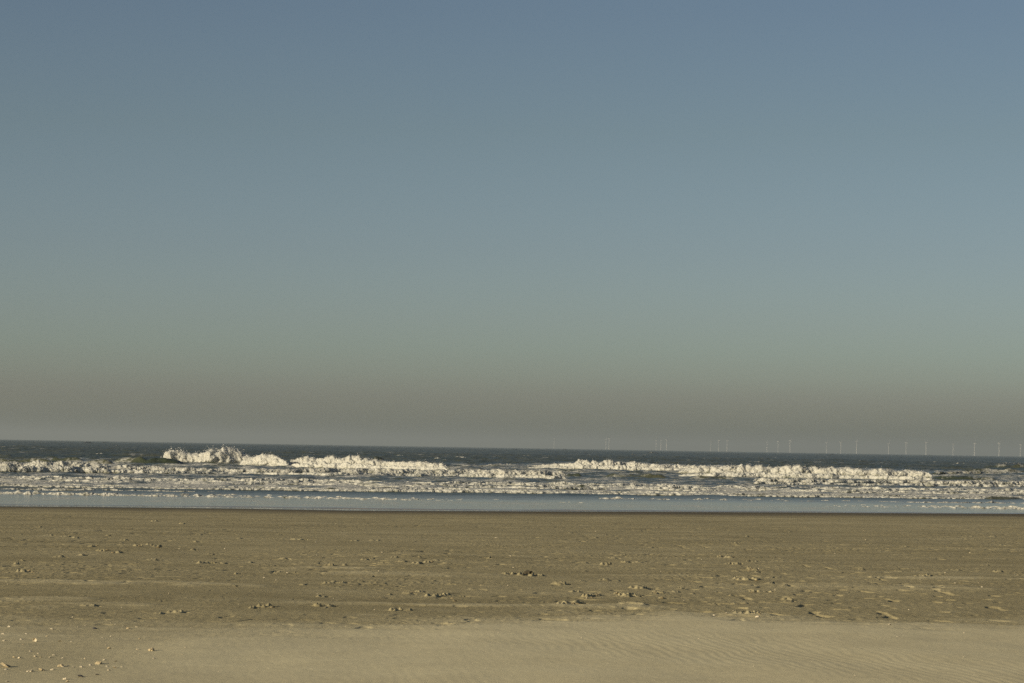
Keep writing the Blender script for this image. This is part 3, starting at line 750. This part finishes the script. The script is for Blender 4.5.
breaker("foam_line", ROW_H2, 390, "thin foam ripple on the right half, between the full-width rows and the last edge", "wave", "low foam rows near the shore", 1.0, 0.9, 0, 0.5, 20, jag=1.3, jl=0.6, veil=False, sink=0.025, layers=((0.6, 0.7), (0.0, 0.8)))

CAPS = [(88, 7, 443.2, 1.2), (105, 5, 442.7, .9), (101, 9, 454.8, 1.4), (112, 8, 455.6, 1.2), (4, 5, 447.4, 1.0), (118, 5, 446, .9), (633, 3, 455.2, 1.6), (653, 8, 453.4, 1.2), (645, 4, 455.4, .8),
        (460, 9, 458.2, 1.6), (438, 6, 459, 1.3), (400, 7, 456.6, 1.3), (586, 4, 453.4, .9), (738, 3, 454.6, .9), (935, 4, 462.4, .9), (958, 4, 464, 1.4), (964, 3, 463.8, 1.2), (930, 3, 455.4, .8), (832, 5, 455, .8),
        (860, 4, 461, .9), (515, 4, 449.6, .8), (565, 3, 449.5, .8), (360, 4, 447.6, .8), (248, 3, 447.2, 1.0), (135, 4, 450.6, 1.0)]
for k, (px, hw, py, hp) in enumerate(CAPS):
    row = [(px - hw, py - 0.3, py + ROLL * -hw), (px - .3 * hw, py - 1.3 * hp, py), (px + .4 * hw, py - hp * 1.0, py), (px + hw, py - .3, py + ROLL * hw)]
    breaker("whitecap", row, 500 + 7 * k, "small distant whitecap on the open dark sea beyond the surf", "wave", "small whitecaps on the open sea", 0.7, 0.78, 0, 0.4, 20, veil=False)


# ------------------------------------------------------------------ things lying on the sand
def ico(sub):
    import bmesh
    bm = bmesh.new(); bmesh.ops.create_icosphere(bm, subdivisions=sub, radius=1.0)
    v = np.array([x.co[:] for x in bm.verts]); f = np.array([[w.index for w in q.verts] for q in bm.faces]); bm.free()
    return v, f


ICO_V, ICO_F = ico(4)


def clod_mesh(name, seed, mat):
    v = ICO_V.copy()
    n = 0.5 * gn3(v * 1.2 + seed, seed) + 0.34 * gn3(v * 2.6 + seed, seed + 1) + 0.16 * gn3(v * 6 + seed, seed + 2)
    v = v * (1 + n)[:, None] * np.array([1, .85, .75])
    v[:, 2] = np.where(v[:, 2] < -0.25, -0.25 + 0.1 * (v[:, 2] + 0.25), v[:, 2])
    return np_mesh(name, v, None, mat, tris=ICO_F)


def shell_mesh(name, seed, mat):
    """a cupped, ribbed valve with a hinge point and a little thickness"""
    rg = np.random.default_rng(seed)
    nr, na = 12, 48
    lay = []
    for inner in (0, 1):
        for i in range(nr + 1):
            r = i / nr
            for a in range(na):
                th = 2 * math.pi * a / na
                R = r * (1 - 0.22 * (math.cos(th) < -0.6) * (-math.cos(th) - 0.6) / 0.4)
                rib = 0.035 * math.cos(14 * th) * r
                zz = 0.52 * (1 - r ** 2.1) + rib - (0.09 if inner else 0)
                lay.append((R * math.cos(th) * 1.0 + 0.18 * (1 - r), R * math.sin(th) * 0.86, zz))
    V = np.array(lay); n1 = (nr + 1) * na
    q = []
    for i in range(nr):
        for a in range(na):
            b = (a + 1) % na
            q.append((i * na + a, (i + 1) * na + a, (i + 1) * na + b, i * na + b))
            q.append((n1 + i * na + b, n1 + (i + 1) * na + b, n1 + (i + 1) * na + a, n1 + i * na + a))
    for a in range(na):
        b = (a + 1) % na
        q.append((nr * na + a, n1 + nr * na + a, n1 + nr * na + b, nr * na + b))
    return np_mesh(name, V, np.array(q), mat)


M_SHADECLUMP = plain_material("shade_dark_clump", (0.035, 0.031, 0.022), (0.075, 0.064, 0.042), 40.0, 0.9, 0.15, 0.6, 0.006)  # shade of broken crust and footprint hole, put into the clump's near-black colour
SHADECLUMPS = [clod_mesh("shade_clump", 760, M_SHADECLUMP)]
CLODS = [clod_mesh("sand_clod", 600 + 5 * k, M_CLOD) for k in range(5)]
DRYCLODS = [clod_mesh("sand_clod", 640 + 5 * k, M_CLODDRY) for k in range(4)]
SHELLS = [shell_mesh("shell", 700 + k, M_SHELL) for k in range(3)]
BITS = [clod_mesh("shell_fragment", 720 + 5 * k, M_SHELL) for k in range(3)]
MUSSELS = [shell_mesh("mussel_shell", 740 + k, M_STONE) for k in range(2)]
PR = random.Random(9)


def lay(name, meshes, px, py, wpx, label, cat, group, flat=1.0, sink=0.15, tilt=0.5):
    p = on_beach(px, py)
    r = 0.5 * wpx * p[1] / F
    o = link(name, PR.choice(meshes))
    o.location = (p[0], p[1], p[2] + r * (0.25 - sink) * flat)
    o.rotation_euler = (PR.uniform(-tilt, tilt), PR.uniform(-tilt, tilt), PR.uniform(0, 6.28))
    k = PR.uniform(0.9, 1.1)
    o.scale = (r * k, r / k, r * flat)
    return tag(o, label, cat, group)


GS = "shells and lumps strewn over the blown sand"
SMALL = "small pale shell fragment lying on the wind-blown sand in the near left corner"
LUMP = "small rounded lump of dry sand among the shells in the near left corner"
corner = [(335, 60, 3), (138, 125, 4), (383, 137, 4), (27, 133, 3), (677, 160, 2.6), (698, 183, 3), (195, 203, 4), (245, 215, 2.4), (320, 240, 4), (345, 225, 3), (225, 235, 3),
          (668, 257, 3), (740, 265, 3.4), (685, 297, 3.4), (735, 305, 5), (580, 290, 4), (522, 302, 4), (468, 303, 3.4), (437, 295, 3.4), (335, 320, 3.4), (200, 330, 4), (178, 330, 3),
          (42, 318, 4.4), (415, 380, 4.4), (985, 248, 3.4), (695, 323, 2.6), (125, 245, 4), (880, 190, 2.8), (875, 45, 2.4), (820, 55, 3), (955, 42, 2), (785, 40, 2), (738, 28, 2.2), (545, 38, 2),
          (170, 90, 3), (710, 105, 2), (760, 120, 2), (655, 112, 2), (893, 122, 2), (430, 395, 3), (45, 395, 4), (400, 245, 2.6), (90, 240, 2.6), (20, 90, 3), (60, 45, 3), (150, 160, 2), (405, 300, 3), (780, 300, 2),
          (455, 140, 2), (545, 250, 2.4), (605, 310, 2), (300, 105, 2), (260, 240, 2)]
for cx, cy, w in corner:
    x, y = cx / 6.4, 620 + cy / 6.4
    if PR.random() < 0.62:
        lay("shell_fragment", BITS + SHELLS, x, y, w, SMALL, "shell", GS, 0.75)
    else:
        lay("sand_clod", DRYCLODS, x, y, w * 1.15, LUMP, "sand lump", GS, 0.8)
lay("shell", SHELLS, 34.5, 641.6, 5, "largest whitish shell, tipped on its edge above the shell row at the left", "shell", GS, 1.0, -0.5, 1.1)
lay("stone", DRYCLODS, 151, 650.8, 6.6, "lone big pale stone right of the shell cluster", "stone", GS, 0.9)
lay("sand_clod", DRYCLODS, 98.7, 664, 7.0, "biggest sand lump in the row of shells in the near left corner", "sand lump", GS, 0.85)
lay("sand_clod", DRYCLODS, 60.5, 666.5, 6.0, "knobbly sand lump at the left end of the shell row", "sand lump", GS, 0.85)
lay("sand_clod", DRYCLODS, 42, 670.6, 5.5, "low sand lump below and left of the shell row", "sand lump", GS, 0.8)
lay("sand_clod", DRYCLODS, 7, 667, 11, "broad low sand mound at the very left edge of the near sand", "sand lump", GS, 0.5)
lay("mussel_shell", MUSSELS, 81, 677, 8.4, "wide dark shell half buried at the bottom of the near left corner", "shell", GS, 0.8)
lay("mussel_shell", MUSSELS, 97.3, 675, 4.4, "small dark shell just right of the wide dark one", "shell", GS, 0.9)
lay("mussel_shell", MUSSELS, 95, 629, 6, "flat dark shell alone on the sand above the shell cluster", "shell", GS, 0.6)
lay("shell", SHELLS, 714.3, 615.5, 3.4, "white round shell at the edge of the blown sand, leftmost of three", "shell", "white shells along the edge of the blown sand", 0.95)
lay("shell", SHELLS, 726.6, 613.4, 3.4, "white round shell a little farther up the sand, middle of three", "shell", "white shells along the edge of the blown sand", 0.95)
lay("shell", SHELLS, 757.6, 617.0, 5.2, "largest white shell at the right end of a low sand heap", "shell", "white shells along the edge of the blown sand", 0.95)
lay("shell", SHELLS, 889.8, 625, 4.0, "white shell with a long shadow alone on the smooth sand at the right", "shell", "white shells along the edge of the blown sand", 1.1)
lay("shell", SHELLS, 897.3, 636.8, 3.4, "flat pale shell lowest on the smooth sand at the right", "shell", "white shells along the edge of the blown sand", 0.5)
lay("shell", SHELLS, 721, 624, 2.6, "small pale shell just below the three white ones on the smooth sand", "shell", "white shells along the edge of the blown sand", 0.6)
rgp = random.Random(21)
for _ in range(60):
    x = rgp.uniform(0, 1024); y = rgp.choice([rgp.uniform(566, 606), rgp.uniform(596, 634), rgp.uniform(530, 580)])
    lay("shell_fragment", BITS, x, y, rgp.uniform(0.9, 1.9), "tiny pale shell speck on the open beach between the corner shells and the sea", "shell", "shell specks strewn over the open beach", 0.8)
for _ in range(9):
    x = rgp.uniform(150, 1024); y = rgp.uniform(630, 680)
    lay("shell_fragment", BITS, x, y, rgp.uniform(1.0, 2.0), "tiny shell speck on the smooth near sand away from the corner", "shell", "specks on the smooth near sand", 0.7)
lay("shade_clump", SHADECLUMPS, 528.5, 575.2, 9, "added clump coloured near black as shade on the mid beach, in a short row of footprints just right of centre", "clump", "lumps of crust among the footprints", 0.75, -0.25, 0.2)  # added lump standing in for the shaded hole in the footprints
# lumps of broken crust thrown up by feet
for px, py, w in [(28, 571.5, 5), (33, 572.5, 3.6), (531, 574, 5), (535, 575, 3.4), (526, 575.4, 3.2), (97, 546, 3), (107, 550.4, 4), (113, 553, 4), (121, 552.4, 4), (140, 546.5, 4), (152, 545.6, 3), (158, 547.8, 4),
                  (85, 555.6, 3.4), (193, 549.8, 4), (332, 565, 4), (268, 606, 5), (272, 607.6, 4), (182, 611.6, 4), (412, 593.6, 4), (452, 598.6, 3.6), (448, 595, 4), (455, 601.4, 3), (597, 595.6, 4), (592, 598, 3.4), (638, 596, 4),
                  (609, 563.6, 3.4), (617, 594, 4), (629, 594.6, 4), (721, 556.6, 4), (733, 557, 3), (752, 569.6, 3.4), (749, 571.4, 3), (737, 579, 3.4), (756, 579.6, 3.4), (752, 591.8, 3.4), (760, 614.6, 3.4), (755, 613.2, 3),
                  (662, 598.8, 4), (655, 593, 3), (573, 604.6, 4), (578, 602.8, 3.4), (432, 562, 3), (420, 557.4, 2), (345, 564.6, 3), (1018, 574.6, 2), (40, 526.6, 2), (236, 586.8, 2.6)]:
    lay("sand_clod", CLODS, px, py, w, "dark sided lump of broken sand crust kicked up among footprints", "sand lump", "lumps of crust among the footprints", 0.62, 0.1)


# ------------------------------------------------------------------ wind turbines
def lathe(prof, n=16):
    V, q = [], []
    for r, z in prof:
        for a in range(n):
            V.append((r * math.cos(2 * math.pi * a / n), r * math.sin(2 * math.pi * a / n), z))
    for i in range(len(prof) - 1):
        for a in range(n):
            b = (a + 1) % n
            q.append((i * n + a, i * n + b, (i + 1) * n + b, (i + 1) * n + a))
    return np.array(V), np.array(q)


HUB = 70.0
V, q = lathe([(2.6, -6), (2.6, 8), (2.0, 8.2), (1.9, 20), (1.6, 45), (1.25, HUB - 1.6), (0.0, HUB - 1.5)])
ME_TOWER = np_mesh("tower", V, q, M_TURB)
V, q = lathe([(0.0, -6), (1.6, -5.8), (2.0, -4), (2.0, 4), (1.7, 6), (0, 6.1)])
V = np.stack([V[:, 0], V[:, 2], V[:, 1] * 0.95], -1)
ME_NAC = np_mesh("nacelle", V, q, M_TURB)
V, q = lathe([(0.0, -1.6), (1.1, -1.2), (1.6, 0), (1.6, 1.6), (0, 1.7)])
V = np.stack([V[:, 0], V[:, 2], V[:, 1]], -1)
ME_HUB = np_mesh("hub", V, q, M_TURB)
bl = [(1.0, 0.9, 1.0), (3, 1.6, 0.9), (8, 2.0, 0.6), (18, 1.5, 0.4), (30, 1.0, 0.25), (40, 0.6, 0.14), (44.5, 0.2, 0.06)]
V = []; q = []
for i, (z, ch, th) in enumerate(bl):
    for a in range(10):
        an = 2 * math.pi * a / 10
        V.append((ch * math.cos(an), th * math.sin(an), z))
for i in range(len(bl) - 1):
    for a in range(10):
        b = (a + 1) % 10
        q.append((i * 10 + a, i * 10 + b, (i + 1) * 10 + b, (i + 1) * 10 + a))
ME_BLADE = np_mesh("blade", np.array(V), np.array(q), M_TURB)

ORD = ["first", "second", "third", "fourth", "fifth", "sixth"]
trios = [[(656, 440.5), (661, 440.3), (666.5, 439.5)], [(710.6, 441.6), (718.5, 440.7), (727, 440.4)], [(767, 442.2), (778, 441.5), (790, 440.8)],
         [(826.4, 442.8), (840.8, 442.1), (856.5, 441.3)], [(888.6, 443.3), (906, 442.8), (926, 442.3)], [(953, 444.2), (974.5, 443.4), (999, 443.2)]]
spots = [(554, 438.8, "lone pale wind turbine on the horizon, farthest left of all"), (606, 439.4, "paler, lower one of the close pair of wind turbines on the horizon"), (609, 438.6, "taller one of the close pair of wind turbines on the horizon")]
for i, tr in enumerate(trios):
    for j, (x, y) in enumerate(tr):
        spots.append((x, y, "%s wind turbine of the %s trio from the left on the horizon" % (("left", "middle", "right")[j], ORD[i])))
spots.append((1020.4, 444.7, "wind turbine on the horizon closest to the right edge of the sea"))
rt = random.Random(4)
for x, y, lab in spots:
    yh = 447.6 + (x - 512) * ROLL
    D = (HUB - CAM_Z) * F / max(yh - y, 5)
    g = at_depth(x, yh, D)
    e = bpy.data.objects.new("wind_turbine", None); COL.objects.link(e)
    e.location = (g[0], g[1], 0.0); e.rotation_euler.z = math.radians(72 + rt.uniform(-9, 9))
    tag(e, lab, "wind turbine", "wind turbines on the horizon")
    link("tower", ME_TOWER, e)
    nc = link("nacelle", ME_NAC, e); nc.location = (0, 0, HUB)
    ro = link("rotor", ME_HUB, e); ro.location = (0, -6.4, HUB); ro.rotation_euler.y = rt.uniform(0, 2.09)
    for k in range(3):
        b = link("blade", ME_BLADE, ro); b.rotation_euler = (0, 2 * math.pi * k / 3, 0)

# ------------------------------------------------------------------ haze over the sea
HAZE = 8.4e-5
if HAZE:
    x0, x1, y0, y1, z0, z1 = -46000, 46000, -400, 42000, -9.0, 130.0
    v = np.array([(x, y, z) for x in (x0, x1) for y in (y0, y1) for z in (z0, z1)], float)
    f = np.array([(0, 1, 3, 2), (4, 6, 7, 5), (0, 4, 5, 1), (2, 3, 7, 6), (0, 2, 6, 4), (1, 5, 7, 3)])
    hm = bpy.data.materials.new("haze"); hm.use_nodes = True
    ht = NT(hm); ht.n.clear()
    ho = ht.new("ShaderNodeOutputMaterial")
    pv = ht.new("ShaderNodeVolumePrincipled", inp={"Color": (0.52, 0.585, 0.61, 1), "Density": HAZE, "Anisotropy": 0.2})
    ht.l.new(pv.outputs[0], ho.inputs[1])
    tag(link("haze", np_mesh("haze", v, f, hm, smooth=False)), kind="stuff")
